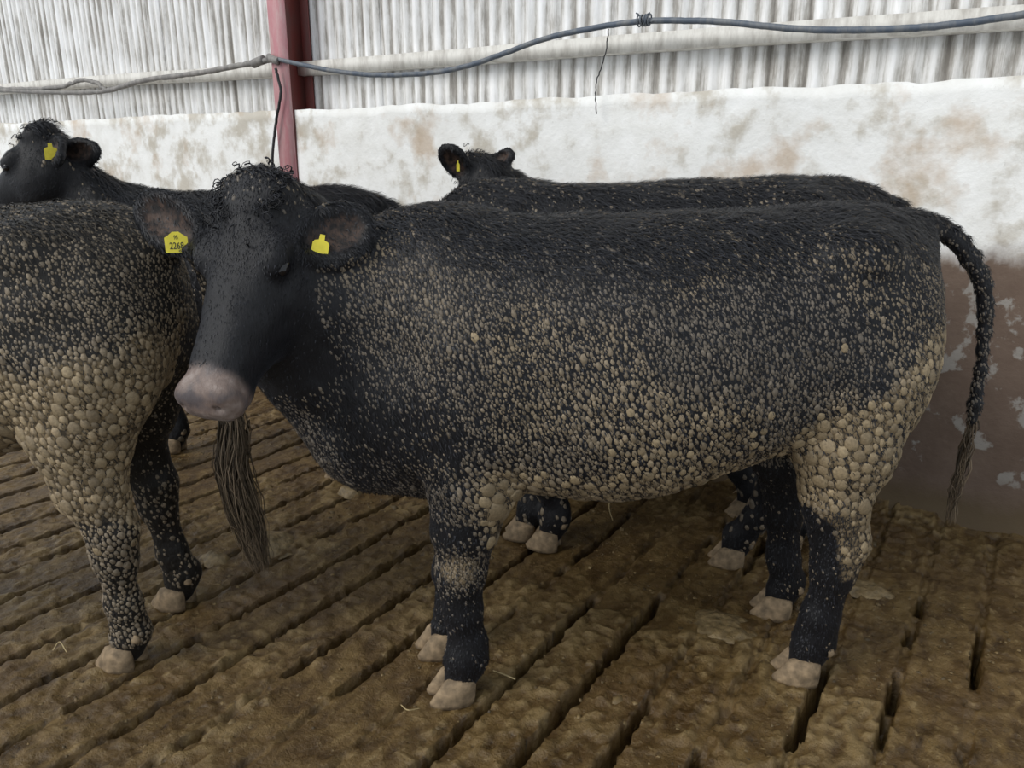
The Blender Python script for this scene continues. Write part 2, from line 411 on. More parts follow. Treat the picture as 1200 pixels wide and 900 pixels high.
# a slot line passes through the survey point below
slot_x = on_floor(733, 862)[0]
GAPW = 0.024
bumps = []   # hoof prints are added by feet later
def slot_open(X, Y):
    """1 = open slot, 0 = clogged"""
    P = np.stack([X, Y, np.zeros_like(X)], -1)
    a = noise(P * np.array([5.51, 1.0, 1]), 2.1, 3) * 0.5 + noise(P * np.array([5.51, 1, 1]), 8.0, 4) * 0.35 + noise(P, 30.0, 2) * 0.15
    th = 0.42 + 0.10 * sstep(-1.5, -0.8, X) + 0.05 * sstep(-.5, .0, X)
    far = sstep(2.3, 3.2, Y) * 0.12
    return sstep(th + far - 0.05, th + far + 0.05, a)
def slat(k):
    xc = slot_x + (k + 0.5) * PX
    h = PX / 2
    xs = np.concatenate([[-h, -h + 0.008, -h + 0.013, -h + 0.018, -h + 0.023, -h + 0.029], np.linspace(-h + 0.036, h - 0.036, 13), [h - 0.029, h - 0.023, h - 0.018, h - 0.013, h - 0.008, h]])
    y1 = 3.32; y0 = -0.6 if xc > -3 else -1.5
    step = 0.011 if xc > -3.6 else 0.02
    ys = np.arange(y0, y1, step)
    Xl, Yl = np.meshgrid(xs, ys, indexing='ij')
    X = Xl + xc
    P = np.stack([X, Yl, np.zeros_like(X)], -1)
    base = (fbm(P, 1.3, 2, 1) - 0.5) * 0.012 + (fbm(P, 9, 3, 2) - 0.5) * 0.007 + (fbm(P, 42, 2, 1) - 0.5) * 0.004
    rid = np.abs(fbm(P * np.array([1.0, 0.8, 1]), 30, 3, 4) - 0.5) * 2
    patch = sstep(0.42, 0.62, noise(P, 2.3, 5)) * 0.8 + 0.35 * sstep(-1.6, -0.5, X)
    lump = (1 - rid) ** 4 * 0.008 * patch + np.abs(noise(P, 75, 3) - .5) * 0.006 * patch + sstep(0.60, 0.72, noise(P, 40, 1)) * 0.006 * (0.4 + patch)
    z = base + lump
    edge = h - np.abs(Xl)
    gw = GAPW / 2 * (0.75 + 0.6 * noise(P, 11, 0)) + (noise(P, 45, 2) - 0.5) * 0.014
    side = np.where(Xl < 0, xc - h, xc + h)
    op = slot_open(side, Yl)
    s = 1 - sstep(gw - 0.004, gw + 0.004, edge)
    clog = -0.012 + (fbm(P, 20, 2, 3) - 0.5) * 0.03
    z = z + s * (clog + op * (-0.14 - clog)) - 0.006 * np.exp(-edge / 0.012) * op + (1 - op) * np.exp(-edge / 0.03) * (0.008 * noise(P, 30, 5))
    z = z + 0.05 * np.exp(-(WY - Yl) / 0.08) + 0.03 * sstep(2.7, 3.3, Yl) * noise(P, 5, 2)
    Xd = X + s * 0
    V = np.stack([X, Yl, z], -1).reshape(-1, 3)
    nx, ny = X.shape
    i = np.arange(nx - 1)[:, None] * ny; j = np.arange(ny - 1)[None]
    F = np.stack([i + j, i + ny + j, i + ny + j + 1, i + j + 1], -1).reshape(-1, 4)
    crust = np.clip((lump / 0.012), 0, 1) * sstep(0.4, 0.65, noise(P, 4, 0))
    return mesh_np('slat', V, F, M['floor'], floor, attrs={'crust': crust.ravel()})
for k in range(-44, 17):
    xc = slot_x + (k + .5) * PX
    if -8.6 < xc < 1.6: slat(k)
V, F = box(-9, 2.0, -2, 3.4, -0.5, -0.45)
pit = mesh_np('slurry_pit', V, F, M['floor'], floor, smooth=False)

# ------------------------------------------------------------------ cattle: one implicit surface per body
def unit(v): v = np.asarray(v, float); return v / np.linalg.norm(v)
class Field:
    def __init__(s, lo, hi, h):
        s.lo = np.array(lo, float); s.h = h
        s.n = np.ceil((np.array(hi) - s.lo) / h).astype(int) + 1
        s.F = np.full(s.n, 0.1, np.float32)
        s.ax = [s.lo[i] + h * np.arange(s.n[i]) for i in range(3)]
    def region(s, lo, hi):
        a = np.clip(np.floor((np.array(lo) - s.lo) / s.h).astype(int), 0, s.n - 1)
        b = np.clip(np.ceil((np.array(hi) - s.lo) / s.h).astype(int) + 1, 1, s.n)
        sl = tuple(slice(a[i], b[i]) for i in range(3))
        X, Y, Z = np.meshgrid(*[s.ax[i][sl[i]].astype(np.float32) for i in range(3)], indexing='ij')
        return sl, X, Y, Z
    def smin(s, sl, d, k):
        a = s.F[sl]; hh = np.maximum(k - np.abs(a - d), 0) / k
        s.F[sl] = np.minimum(a, d) - hh * hh * k * 0.25
    def smax(s, sl, d, k):
        a = s.F[sl]; hh = np.maximum(k - np.abs(a - d), 0) / k
        s.F[sl] = np.maximum(a, d) + hh * hh * k * 0.25
    def cap(s, a, b, ra, rb, k=0.03, sq=1.0, sub=False):
        a = np.array(a, float); b = np.array(b, float); m = max(ra, rb) * max(1, sq) + k + 0.06
        sl, X, Y, Z = s.region(np.minimum(a, b) - m, np.maximum(a, b) + m)
        d = b - a; L = d @ d + 1e-9
        t = np.clip(((X - a[0]) * d[0] + (Y - a[1]) * d[1] + (Z - a[2]) * d[2]) / L, 0, 1)
        dx = X - a[0] - t * d[0]; dy = (Y - a[1] - t * d[1]) / sq; dz = Z - a[2] - t * d[2]
        D = (np.sqrt(dx * dx + dy * dy + dz * dz) - (ra + (rb - ra) * t)) * min(1, sq)
        s.smax(sl, -D, k) if sub else s.smin(sl, D, k)
    def chain(s, pts, rad, k=0.03, sq=1.0):
        for i in range(len(pts) - 1): s.cap(pts[i], pts[i + 1], rad[i], rad[i + 1], k, sq)
    def ell(s, c, r, k=0.04, ax=None, sub=False):
        c = np.array(c, float); r = np.array(r, float); m = r.max() + k + 0.05
        sl, X, Y, Z = s.region(c - m, c + m)
        P = np.stack([X - c[0], Y - c[1], Z - c[2]], -1)
        if ax is not None: P = P @ np.array(ax, np.float32).T
        q = P / r; L0 = np.sqrt((q * q).sum(-1)); q2 = P / (r * r); L1 = np.sqrt((q2 * q2).sum(-1)) + 1e-6
        D = L0 * (L0 - 1) / L1
        s.smax(sl, -D, k) if sub else s.smin(sl, D, k)
    def loft(s, o, A, st, n=2.3, k=0.04):
        """st rows: x, top, bottom, half width, centre offset y (optional), in the frame A (rows = axes) at o"""
        st = np.array(st, float); x = st[:, 0]
        L = x[-1] - x[0]
        tt = spline(st, 200)
        big = max(np.abs(st[:, 1:4]).max(), 0.05)
        ends = np.array([o + A[0] * v for v in (x[0], x[-1])])
        m = big + k + 0.05
        sl, X, Y, Z = s.region(ends.min(0) - m, ends.max(0) + m)
        P = np.stack([X - o[0], Y - o[1], Z - o[2]], -1) @ np.array(A, np.float32).T
        u = P[..., 0]; uc = np.clip(u, x[0], x[-1])
        xs = tt[:, 0]
        top = np.interp(uc, xs, tt[:, 1]); bot = np.interp(uc, xs, tt[:, 2]); hw = np.interp(uc, xs, tt[:, 3])
        a = (top - bot) / 2; zc = (top + bot) / 2
        q = (np.abs(P[..., 1] / hw) ** n + np.abs((P[..., 2] - zc) / a) ** n) ** (1 / n)
        D = (q - 1) * np.minimum(hw, a)
        dx = np.abs(u - uc)
        D = np.where(dx > 0, np.hypot(np.maximum(D, 0), dx), D)
        s.smin(sl, D.astype(np.float32), k)
    def surface(s):
        F = s.F; nx, ny, nz = F.shape; ins = F < 0
        cnt = np.zeros((nx - 1, ny - 1, nz - 1), np.uint8)
        for a in (0, 1):
            for b in (0, 1):
                for c in (0, 1): cnt += ins[a:nx - 1 + a, b:ny - 1 + b, c:nz - 1 + c]
        cells = np.argwhere((cnt > 0) & (cnt < 8))
        idx = np.full(cnt.shape, -1, np.int32); idx[tuple(cells.T)] = np.arange(len(cells))
        acc = np.zeros((len(cells), 3)); num = np.zeros(len(cells))
        cor = [(a, b, c) for a in (0, 1) for b in (0, 1) for c in (0, 1)]
        for p in cor:
            for ax in range(3):
                if p[ax]: continue
                q = list(p); q[ax] = 1
                fa = F[tuple((cells + p).T)]; fb = F[tuple((cells + q).T)]
                mk = (fa < 0) != (fb < 0)
                t = np.where(mk, fa / (fa - fb + 1e-12), 0)
                pt = np.array(p, float)[None] + 0 * acc; pt[:, ax] += t
                acc[mk] += pt[mk]; num += mk
        V = s.lo + s.h * (cells + acc / num[:, None])
        quads = []
        for ax in range(3):
            o1, o2 = [(1, 2), (2, 0), (0, 1)][ax]
            A = [slice(None)] * 3; B = [slice(None)] * 3; A[ax] = slice(0, -1); B[ax] = slice(1, None)
            a = ins[tuple(A)]; b = ins[tuple(B)]
            for flip, mk in ((False, a & ~b), (True, ~a & b)):
                e = np.argwhere(mk)
                e = e[(e[:, o1] > 0) & (e[:, o2] > 0) & (e[:, o1] < F.shape[o1] - 1) & (e[:, o2] < F.shape[o2] - 1)]
                if not len(e): continue
                def cell(d1, d2):
                    c = e.copy(); c[:, o1] -= d1; c[:, o2] -= d2; return idx[tuple(c.T)]
                q = np.stack([cell(1, 1), cell(0, 1), cell(0, 0), cell(1, 0)], -1)
                if flip: q = q[:, ::-1]
                quads.append(q)
        Q = np.concatenate(quads); Q = Q[(Q >= 0).all(1)]
        return V, Q
def vert_normals(V, Q):
    n = np.cross(V[Q[:, 2]] - V[Q[:, 0]], V[Q[:, 3]] - V[Q[:, 1]])
    N_ = np.zeros_like(V)
    for i in range(4):
        for c in range(3): N_[:, c] += np.bincount(Q[:, i], n[:, c], len(V))
    return N_ / (np.linalg.norm(N_, axis=1)[:, None] + 1e-12)
def relax(V, Q, it=1, f=0.5):
    for _ in range(it):
        S = np.zeros_like(V); c = np.zeros(len(V))
        for i in range(4):
            a, b = Q[:, i], Q[:, (i + 1) % 4]
            for k in range(3): S[:, k] += np.bincount(a, V[b, k], len(V)) + np.bincount(b, V[a, k], len(V))
            c += np.bincount(a, minlength=len(V)) + np.bincount(b, minlength=len(V))
        V = V + f * (S / np.maximum(c, 1)[:, None] - V)
    return V

TORSO = [(-.69, 1.10, 1.00, .035), (-.675, 1.18, .93, .085), (-.635, 1.25, .84, .145), (-.55, 1.295, .74, .205), (-.42, 1.305, .69, .250), (-.25, 1.295, .655, .268),
         (-.05, 1.285, .585, .298), (.10, 1.28, .555, .305), (.30, 1.28, .57, .285), (.45, 1.287, .60, .255), (.58, 1.29, .62, .215), (.70, 1.25, .66, .175), (.78, 1.19, .72, .145), (.84, 1.10, .80, .09), (.86, 1.02, .88, .04)]
HEADL = [(-.05, -.03, -.12, .05), (-.03, .005, -.16, .072), (.0, .022, -.20, .092), (.07, .032, -.24, .110), (.14, .026, -.25, .114), (.20, .012, -.24, .106), (.27, .0, -.21, .092), (.34, -.010, -.175, .077), (.40, -.020, -.150, .066), (.44, -.026, -.142, .066), (.475, -.040, -.130, .060), (.49, -.06, -.115, .045)]

def hoof_mesh(flat=1.0):
    parts = []
    for s in (-1, 1):
        rings = []
        for (z, rx, ry, cx) in ((0.0, .052, .026, .012), (.012, .053, .027, .012), (.035, .044, .025, .002), (.055, .036, .022, -.004), (.062, .020, .014, -.004)):
            a = np.linspace(0, 2 * math.pi, 12, endpoint=False)
            ca, sa = np.cos(a), np.sin(a)
            x = cx + rx * ca * (1 + 0.0 * ca); y = s * .026 + ry * sa * (1 - 0.25 * np.maximum(ca, 0))
            y = np.where(s * (y) < .003, s * .003, y)
            rings.append(np.stack([x, y, np.full(12, z)], -1))
        V = np.concatenate(rings); k = 12; nr = len(rings)
        i = np.arange(nr - 1)[:, None] * k; j = np.arange(k)[None]; j2 = (j + 1) % k
        F = np.stack([i + j, i + j2, i + k + j2, i + k + j], -1).reshape(-1, 4)
        V = np.vstack([V, V[:k].mean(0), V[-k:].mean(0)]); n_ = nr * k; jj = np.arange(k)
        T = np.vstack([np.stack([np.full(k, n_), (jj + 1) % k, jj], -1), np.stack([np.full(k, n_ + 1), (nr - 1) * k + jj, (nr - 1) * k + (jj + 1) % k], -1)])
        V *= [1.2, 1.12, 1.25]
        V += (np.random.default_rng(3).random(V.shape) - .5) * .003
        parts.append((V, [F, T]))
    return join(parts)
HOOF = hoof_mesh()

def dome(seed):
    r = np.random.default_rng(seed); rings = []
    for (rad, z) in ((0.92, -0.25), (1.0, 0.15), (0.72, 0.62)):
        a = np.linspace(0, 2 * math.pi, 8, endpoint=False) + 0.3
        w_ = 1 + (r.random(8) - .5) * 0.38
        rings.append(np.stack([rad * w_ * np.cos(a), rad * w_ * np.sin(a), np.full(8, z) + (r.random(8) - .5) * .14], -1))
    V = np.vstack(rings + [np.array([[0.05, 0.05, 0.85]])]); F = []
    for i in range(2):
        for j in range(8): F.append((i * 8 + j, i * 8 + (j + 1) % 8, i * 8 + 8 + (j + 1) % 8, i * 8 + 8 + j))
    T = [(16 + j, 16 + (j + 1) % 8, 24) for j in range(8)]
    return V, np.array(F), np.array(T)
DOMES = [dome(s) for s in range(6)]
def pebble(seed, k, rr):
    r = np.random.default_rng(seed); rings = []
    for (rad, z) in rr:
        a = np.linspace(0, 2 * math.pi, k, endpoint=False) + 0.3
        rings.append(np.stack([rad * (1 + (r.random(k) - .5) * 0.35) * np.cos(a), rad * (1 + (r.random(k) - .5) * 0.35) * np.sin(a), np.full(k, z) + (r.random(k) - .5) * .14], -1))
    V = np.vstack(rings + [np.array([[0.05, 0.05, 0.85]])]); n = len(rr)
    F = [(i * k + j, i * k + (j + 1) % k, i * k + k + (j + 1) % k, i * k + k + j) for i in range(n - 1) for j in range(k)]
    T = [((n - 1) * k + j, (n - 1) * k + (j + 1) % k, n * k) for j in range(k)]
    return V, np.array(F).reshape(-1, 4), np.array(T)
SMALL = [pebble(s, 6, ((1.0, -.1), (.80, .55))) for s in range(6)]
CRUMB = [pebble(s, 4, ((1.0, -.1), (.62, .6))) for s in range(4)]
DOME_MESHES = []
for V_, F_, T_ in DOMES:
    o_ = mesh_np('dung_clod', V_, [F_, T_], M['clod_loose']); DOME_MESHES.append(o_.data); bpy.data.objects.remove(o_)

def scatter(V, Nn, dens, size, n_try, h, seed, pack=0.86):
    """dart throwing; dens 0..1 acceptance, size = radius per vertex"""
    r = np.random.default_rng(seed)
    ids = r.choice(len(V), n_try, p=dens / dens.sum())
    sz = size[ids] * np.exp(r.normal(0, 0.28, n_try))
    order = np.argsort(-sz + r.random(n_try) * 0.004); ids = ids[order]; sz = sz[order]
    P = V[ids] + (r.random((n_try, 3)) - .5) * h
    P = P - Nn[ids] * ((P - V[ids]) * Nn[ids]).sum(1)[:, None]
    cs = 0.03; grid = {}; keep = []
    keys = np.floor(P / cs).astype(int)
    Pl = P.tolist(); sl = sz.tolist(); kl = keys.tolist()
    for i in range(n_try):
        x, y, z = Pl[i]; kx, ky, kz = kl[i]; si = sl[i]; ok = True
        for a in (-1, 0, 1):
            for b in (-1, 0, 1):
                for c in (-1, 0, 1):
                    g = grid.get((kx + a, ky + b, kz + c))
                    if g:
                        for (X, Y, Z, S) in g:
                            if (X - x) ** 2 + (Y - y) ** 2 + (Z - z) ** 2 < ((S + si) * pack) ** 2: ok = False; break
                    if not ok: break
                if not ok: break
            if not ok: break
        if ok:
            grid.setdefault((kx, ky, kz), []).append((x, y, z, si)); keep.append(i)
    keep = np.array(keep)
    return ids[keep], P[keep], sz[keep]

def frames(Nn, down):
    d = down - Nn * (down * Nn).sum(1)[:, None]; d /= np.linalg.norm(d, axis=1)[:, None] + 1e-9
    e = np.cross(Nn, d); return d, e
def inst_mesh(P, Nn, down, sz, rnd, elong=1.25, height=0.6, sink=0.1, DOMES=None):
    DOMES = DOMES or SMALL
    d, e = frames(Nn, down)
    Vs, Fs, Ts, n0 = [], [], [], 0; I = []
    var = rnd.integers(0, len(DOMES), len(P))
    for v in range(len(DOMES)):
        m = np.where(var == v)[0]
        if not len(m): continue
        B, F, T = DOMES[v]
        el = elong * (0.85 + 0.35 * rnd.random(len(m)))
        s = sz[m][:, None, None]
        W = P[m][:, None] + s * (B[None, :, 0:1] * el[:, None, None] * d[m][:, None] + B[None, :, 1:2] * e[m][:, None] * 0.95 + (B[None, :, 2:3] * height - sink) * Nn[m][:, None])
        k = len(B); off = n0 + np.arange(len(m))[:, None, None] * k
        Vs.append(W.reshape(-1, 3)); Fs.append((F[None] + off).reshape(-1, 4)); Ts.append((T[None] + off).reshape(-1, 3))
        I.append(np.repeat(m, k)); n0 += k * len(m)
    return np.concatenate(Vs), [np.concatenate(Fs), np.concatenate(Ts)], np.concatenate(I)

def blades(V, Nn, prob, n, h, flow, length, width, seed, lift=0.24, curl=0.35):
    r = np.random.default_rng(seed)
    ids = r.choice(len(V), n, p=prob / prob.sum())
    P = V[ids] + (r.random((n, 3)) - .5) * h; nn = Nn[ids]
    P = P - nn * ((P - V[ids]) * nn).sum(1)[:, None]
    d, e = frames(nn, flow[ids])
    ang = r.normal(0, curl, n)[:, None]
    dd = d * np.cos(ang) + e * np.sin(ang); ee = np.cross(nn, dd)
    L = (length[ids] * (0.6 + 0.8 * r.random(n)))[:, None]; lf = lift * (0.4 + 1.1 * r.random(n))[:, None]
    W = width * (0.6 + 0.8 * r.random(n))[:, None]
    b = P - nn * 0.002; m = P + dd * L * 0.5 + nn * L * lf * 0.6; t = P + dd * L + nn * L * lf * 0.75 + np.array([0, 0, -0.15]) * L
    VV = np.stack([b - ee * W, b + ee * W, m + ee * W * .7, m - ee * W * .7, t], 1).reshape(-1, 3)
    o = np.arange(n)[:, None] * 5
    F = np.concatenate([o + np.array([[0, 1, 2, 3]])]); T = o + np.array([[3, 2, 4]])
    sh = np.repeat(np.clip(r.random(n) ** 2.2, 0, 1), 5)
    return VV, [F, T], sh

def make_cow(name, label, origin, yaw, h, legs, head, neck, tail=None, tags=(), hooves=True, dens=None, n_clod=6000, n_hair=30000, seed=1, torso=TORSO, coat='coat', hair='hair', far_cut=-9, topz=0.0, slim=1.0, group='black cattle standing in the shed', n_big=0, elong=1.3, muzzle=True, forelock=0, extra=None, hairlen=1.0, switch=None):
    root = bpy.data.objects.new(name, None); COL.objects.link(root)
    root.location = (origin[0], origin[1], 0); root.rotation_euler = (0, 0, R(yaw))
    tag(root, label, 'cow', group)
    st = [(a, b + topz, c + topz, d * slim) for a, b, c, d in torso]
    hp = np.array(head['poll'], float); hx = unit(head['nose']); hz = np.array(head['face'], float); hz = unit(hz - hx * (hz @ hx)); hy = np.cross(hz, hx)
    A = np.array([hx, hy, hz])
    def H(x, y, z): return hp + A[0] * x + A[1] * y + A[2] * z
    corners = np.array([H(x, y, z) for x in (-.1, .52) for y in (-.32, .32) for z in (-.26, .12)])
    allp = [np.array(p) for leg in legs for p in leg[0]] + list(corners) + ([np.array(p) for p in tail[0]] if tail else [])
    allp = np.array(allp)
    lo = np.minimum(allp.min(0) - .06, [-.80, -.38, -.02]); hi = np.maximum(allp.max(0) + .06, [.92, .38, 1.36 + topz])
    f = Field(lo, hi, h)
    f.loft(np.zeros(3), np.eye(3), st, 2.35, 0.05)
    T = topz
    for s in (-1, 1):
        f.ell((-.48, s * .12 * slim, .95 + T), (.19, .11 * slim, .26), .08)         # haunch
        f.ell((-.40, s * .195 * slim, 1.21 + T), (.07, .05, .04), .08)           # hip bone
        f.ell((.50, s * .14, .90 + T), (.13, .095, .27), .08)            # shoulder
        f.ell((.66, s * .085, .84 + T), (.12, .09, .16), .08)
    f.ell((-.65, .0, 1.20 + T), (.05, .06, .06), .08)
    f.ell((.74, 0, .72 + T), (.13, .085, .15), .08)                       # brisket
    f.cap((.60, 0, .62 + T), (.80, 0, .72 + T), .07, .07, .06)
    for pts, rad, sq in legs: f.chain(pts, rad, .035, sq)
    f.chain(neck[0], neck[1], .09, neck[2] if len(neck) > 2 else 0.8)
    # head
    f.loft(hp, A, HEADL, 2.4, .03)
    for s in (-1, 1):
        f.ell(H(.145, s * .094, -.012), (.045, .026, .026), .03, A)      # brow
        f.ell(H(.12, s * .092, -.15), (.10, .032, .075), .04, A)          # cheek
        f.ell(H(.455, s * .040, -.055), (.030, .032, .028), .02, A)       # nostril rim
    f.ell(H(.0, 0, .015), (.050, .085, .032), .05, A)                    # poll
    f.ell(H(.455, 0, -.085), (.040, .070, .040), .02, A)                  # muzzle pad
    f.ell(H(.43, 0, -.135), (.05, .045, .025), .02, A)                    # chin
    for s in (-1, 1):
        f.ell(H(.478, s * .044, -.055), (.020, .010, .011), .008, A, sub=True)
    f.cap(H(.50, -.06, -.110), H(.50, .06, -.110), .007, .007, .008, sub=True)
    f.cap(H(.40, .072, -.105), H(.49, .055, -.108), .006, .007, .008, sub=True)
    f.cap(H(.40, -.072, -.105), H(.49, -.055, -.108), .006, .007, .008, sub=True)
    ears = []
    for s, e in zip((-1, 1), head['ears']):
        TT = np.eye(3) if head.get('body_ears') else A.T; ea = unit(TT @ np.array(e[0], float)); en = TT @ np.array(e[1], float); en = unit(en - ea * (en @ ea)); ew = np.cross(en, ea)
        B = np.array([ea, ew, en]); base = H(*(e[3] if len(e) > 3 else (.055, s * .09, -.035))); LE = e[2] if len(e) > 2 else .092
        c = base + ea * (LE * .95)
        f.cap(base - ea * .02, base + ea * .03, .030, .030, .03)
        EW = e[4] if len(e) > 4 else 1.0
        f.ell(c, (LE, LE * .60 * EW, .026), .02, B)
        f.ell(c + en * .030, (LE * .82, LE * .46 * EW, .032), .010, B, sub=True)
        ears.append((base, c, B, LE))
    if tail:
        tp = spline(np.column_stack([np.array(tail[0]), tail[1]]), 18); f.chain(tp[:, :3], tp[:, 3], .02)
    if extra: extra(f)
    # low relief of the hide
    X, Y, Z = np.meshgrid(*f.ax, indexing='ij')
    near = np.abs(f.F) < 0.03
    pp = np.stack([X[near], Y[near], Z[near]], -1)
    f.F[near] += ((noise(pp, 9, seed % 6) - .5) * .012 + (noise(pp, 28, (seed + 1) % 6) - .5) * .005).astype(np.float32) * (pp[:, 2] > .1)
    V, Q = f.surface()
    V = relax(V, Q, 1, .35)
    Nn = vert_normals(V, Q)
    HL = (V - hp) @ A.T
    inhead = (HL[:, 0] > -.02) & (HL[:, 0] < .6) & (np.abs(HL[:, 1]) < .14) & (HL[:, 2] > -.28) & (HL[:, 2] < .1)
    nose = sstep(.405, .432, HL[:, 0] + .25 * np.maximum(HL[:, 2] + .06, -0.05) ) * inhead * sstep(-.165, -.135, HL[:, 2])
    nose = nose if muzzle else nose * 0
    inner = np.zeros(len(V))
    earm = np.zeros(len(V))
    for base, c, B, LE in ears:
        q = (V - c) @ B.T
        e_ = ((q[:, 0] / (LE * .82)) ** 2 + (q[:, 1] / (LE * .48)) ** 2)
        inner = np.maximum(inner, (1 - sstep(.4, 1.0, e_)) * (np.abs(q[:, 2]) < .035) * ((Nn @ B[2]) > .1))
        earm = np.maximum(earm, ((q[:, 0] / (LE * 1.15)) ** 2 + (q[:, 1] / (LE * .72)) ** 2 < 1) & (np.abs(q[:, 2]) < .045))
    D, S, mud, tan = dens(V, Nn)
    keepoff = (1 - nose) * (1 - earm)
    headm = inhead.astype(float)
    D = D * keepoff * (1 - headm * np.where(HL[:, 0] > .05, 1.0, .6)); mud = mud * keepoff * (1 - headm)
    body = mesh_np('body', V, Q, M[coat], root, attrs={'mud': mud, 'nose': nose, 'inner': inner})
    toC = (np.array([0, 0, CAM_H]) - root.matrix_basis.translation)
    yawm = np.array([[math.cos(R(yaw)), -math.sin(R(yaw)), 0], [math.sin(R(yaw)), math.cos(R(yaw)), 0], [0, 0, 1]])
    camL = (np.array([0, 0, CAM_H]) - np.array([origin[0], origin[1], 0])) @ yawm
    vd = camL - V; vd /= np.linalg.norm(vd, axis=1)[:, None]
    facing = (Nn * vd).sum(1)
    vis = np.where(facing > -.35, 1.0, 0.12)
    r = np.random.default_rng(seed + 50)
    # dried dung clods
    Dv = D * vis / (S ** 1.2)
    ids, P, sz = scatter(V, Nn, Dv + 1e-12, S, n_clod, h, seed)
    flow_down = np.tile([-.35, 0, -1.0], (len(ids), 1))
    tn = tan[ids] * (0.75 + 0.25 * r.random(len(ids)))
    colr = np.array([.115, .100, .085]) * (1 - tn[:, None]) + np.array([.36, .27, .155]) * tn[:, None]
    colr *= (0.6 + 0.55 * r.random(len(ids)))[:, None]
    big = np.zeros(len(ids), bool)
    if n_big:
        sc = np.where(facing[ids] > .25, sz, 0); big[np.argsort(-sc)[:n_big]] = True
        dq, eq = frames(Nn[ids], flow_down)
        for i in np.where(big)[0]:
            Rm = Matrix((dq[i], eq[i], Nn[ids][i])).transposed().to_4x4()
            o = bpy.data.objects.new('dung_clod', DOME_MESHES[int(r.integers(0, 6))]); COL.objects.link(o); o.parent = root
            s_ = sz[i]
            o.matrix_basis = Matrix.Translation(P[i] - Nn[ids][i] * s_ * .1) @ Rm @ Matrix.Diagonal((s_ * 1.2, s_ * .95, s_ * .46, 1))
    q = ~big
    VV, FF, I = inst_mesh(P[q], Nn[ids][q], flow_down[q], sz[q], r, elong, .46, .08)
    cl = mesh_np('caked_dung', VV, FF, M['clod'], root, attrs={'tone': colr[q][I]}); tag(cl, kind='stuff')
    # coat hair
    flow = np.tile([-.8, 0, -.9], (len(V), 1)); flow[V[:, 2] < .6] = [0, 0, -1]
    flow[inhead] = hx * 1.0
    up_ = sstep(.2, .85, Nn[:, 2])
    hl = (.013 + .014 * up_ * (V[:, 2] > .9)) * hairlen
    hl = np.where(V[:, 2] < .58, .010, hl); hl = np.where(inhead, .008 * max(1, hairlen * .8), hl); hl = np.where(earm > 0, .011, hl)
    pr = vis * (0.5 + 1.0 * up_ + 1.2 * (earm > 0)) * (1 - nose) * (1 - .75 * inhead * (HL[:, 0] > .2)) * np.where(V[:, 2] < .08, 0, 1) * (1 - .85 * inner)
    BV, BF, sh = blades(V, Nn, pr, n_hair, h, flow, hl, .0014, seed + 3)
    tag(mesh_np('coat_hair', BV, BF, M[hair], root, smooth=False, attrs={'shade': sh}), kind='stuff')
    # hooves
    for (pts, rad, sq), hv in zip(legs, hooves if isinstance(hooves, (list, tuple)) else [hooves] * 4):
        if not hv: continue
        p = np.array(pts[-1]); a = hv if isinstance(hv, (int, float)) and hv is not True else 0
        V2 = HOOF[0].copy(); c_, s_ = math.cos(R(a)), math.sin(R(a))
        V2 = np.stack([V2[:, 0] * c_ - V2[:, 1] * s_, V2[:, 0] * s_ + V2[:, 1] * c_, V2[:, 2]], -1) + [p[0] + .012, p[1], 0.0]
        mesh_np('hoof', V2, HOOF[1], M['hoof'], root)
        for s in (-1, 1):
            q_ = np.array([-.052, s * .026, .105]); q_ = np.array([q_[0] * c_ - q_[1] * s_, q_[0] * s_ + q_[1] * c_, q_[2]]) + [p[0], p[1], 0]
            Bv, Bf, Bt = DOMES[s + 1]
            mesh_np('dewclaw', Bv[:, [2, 1, 0]] * [-.020, .012, .015] + q_, [Bf, Bt], M['hoof'], root)
    # eyes
    for s in (-1, 1):
        bm = V_ = None
        a = np.linspace(0, math.pi, 17); b_ = np.linspace(0, 2 * math.pi, 24, endpoint=False)
        E = np.stack([np.outer(np.cos(a), np.ones(24)), np.outer(np.sin(a), np.cos(b_)), np.outer(np.sin(a), np.sin(b_))], -1).reshape(-1, 3) * [.021, .014, .017]
        i = np.arange(16)[:, None] * 24; j = np.arange(24)[None]; j2 = (j + 1) % 24
        Fq = np.stack([i + j, i + j2, i + 24 + j2, i + 24 + j], -1).reshape(-1, 4)
        mesh_np('eye', H(.168, s * .109, -.026) + E @ A, Fq, M['eye'], root)
    # ear tags
    for t in tags:
        s = t['side']; base, c, B, LE = ears[0 if s < 0 else 1]
        o = c + B[0] * t['at'][0] + B[1] * t['at'][1] + B[2] * t.get('off', .006)
        n_ = unit(A.T @ np.array(t['normal'], float)) if 'normal' in t else unit(camL - o)
        upv = unit(np.array(t.get('up', (0, 0, 1)), float)); upv = unit(upv - n_ * (upv @ n_)); rtv = np.cross(upv, n_)
        if t.get('hang', True): o = o - upv * t.get('drop', .02)
        W, Hh = t.get('size', (.046, .050))
        out = np.array([(-.5, -.5), (.5, -.5), (.5, .18), (.40, .30), (.17, .36), (.15, .62), (-.15, .62), (-.17, .36), (-.40, .30), (-.5, .18)]) * [W, Hh]
        if t.get('peak'): out = np.array([(-.46, -.5), (.46, -.5), (.5, -.46), (.5, .22), (.36, .30), (.14, .48), (-.14, .48), (-.36, .30), (-.5, .22), (-.5, -.46)]) * [W, Hh]
        k = len(out)
        P2 = np.array([o + rtv * x + upv * y + n_ * z for z in (.001, -.001) for x, y in out])
        tv = bpy.data.meshes.new('ear_tag'); tv.from_pydata([tuple(x) for x in P2], [], [tuple(range(k)), tuple(range(2 * k - 1, k - 1, -1))] + [(i, k + i, k + (i + 1) % k, (i + 1) % k) for i in range(k)])
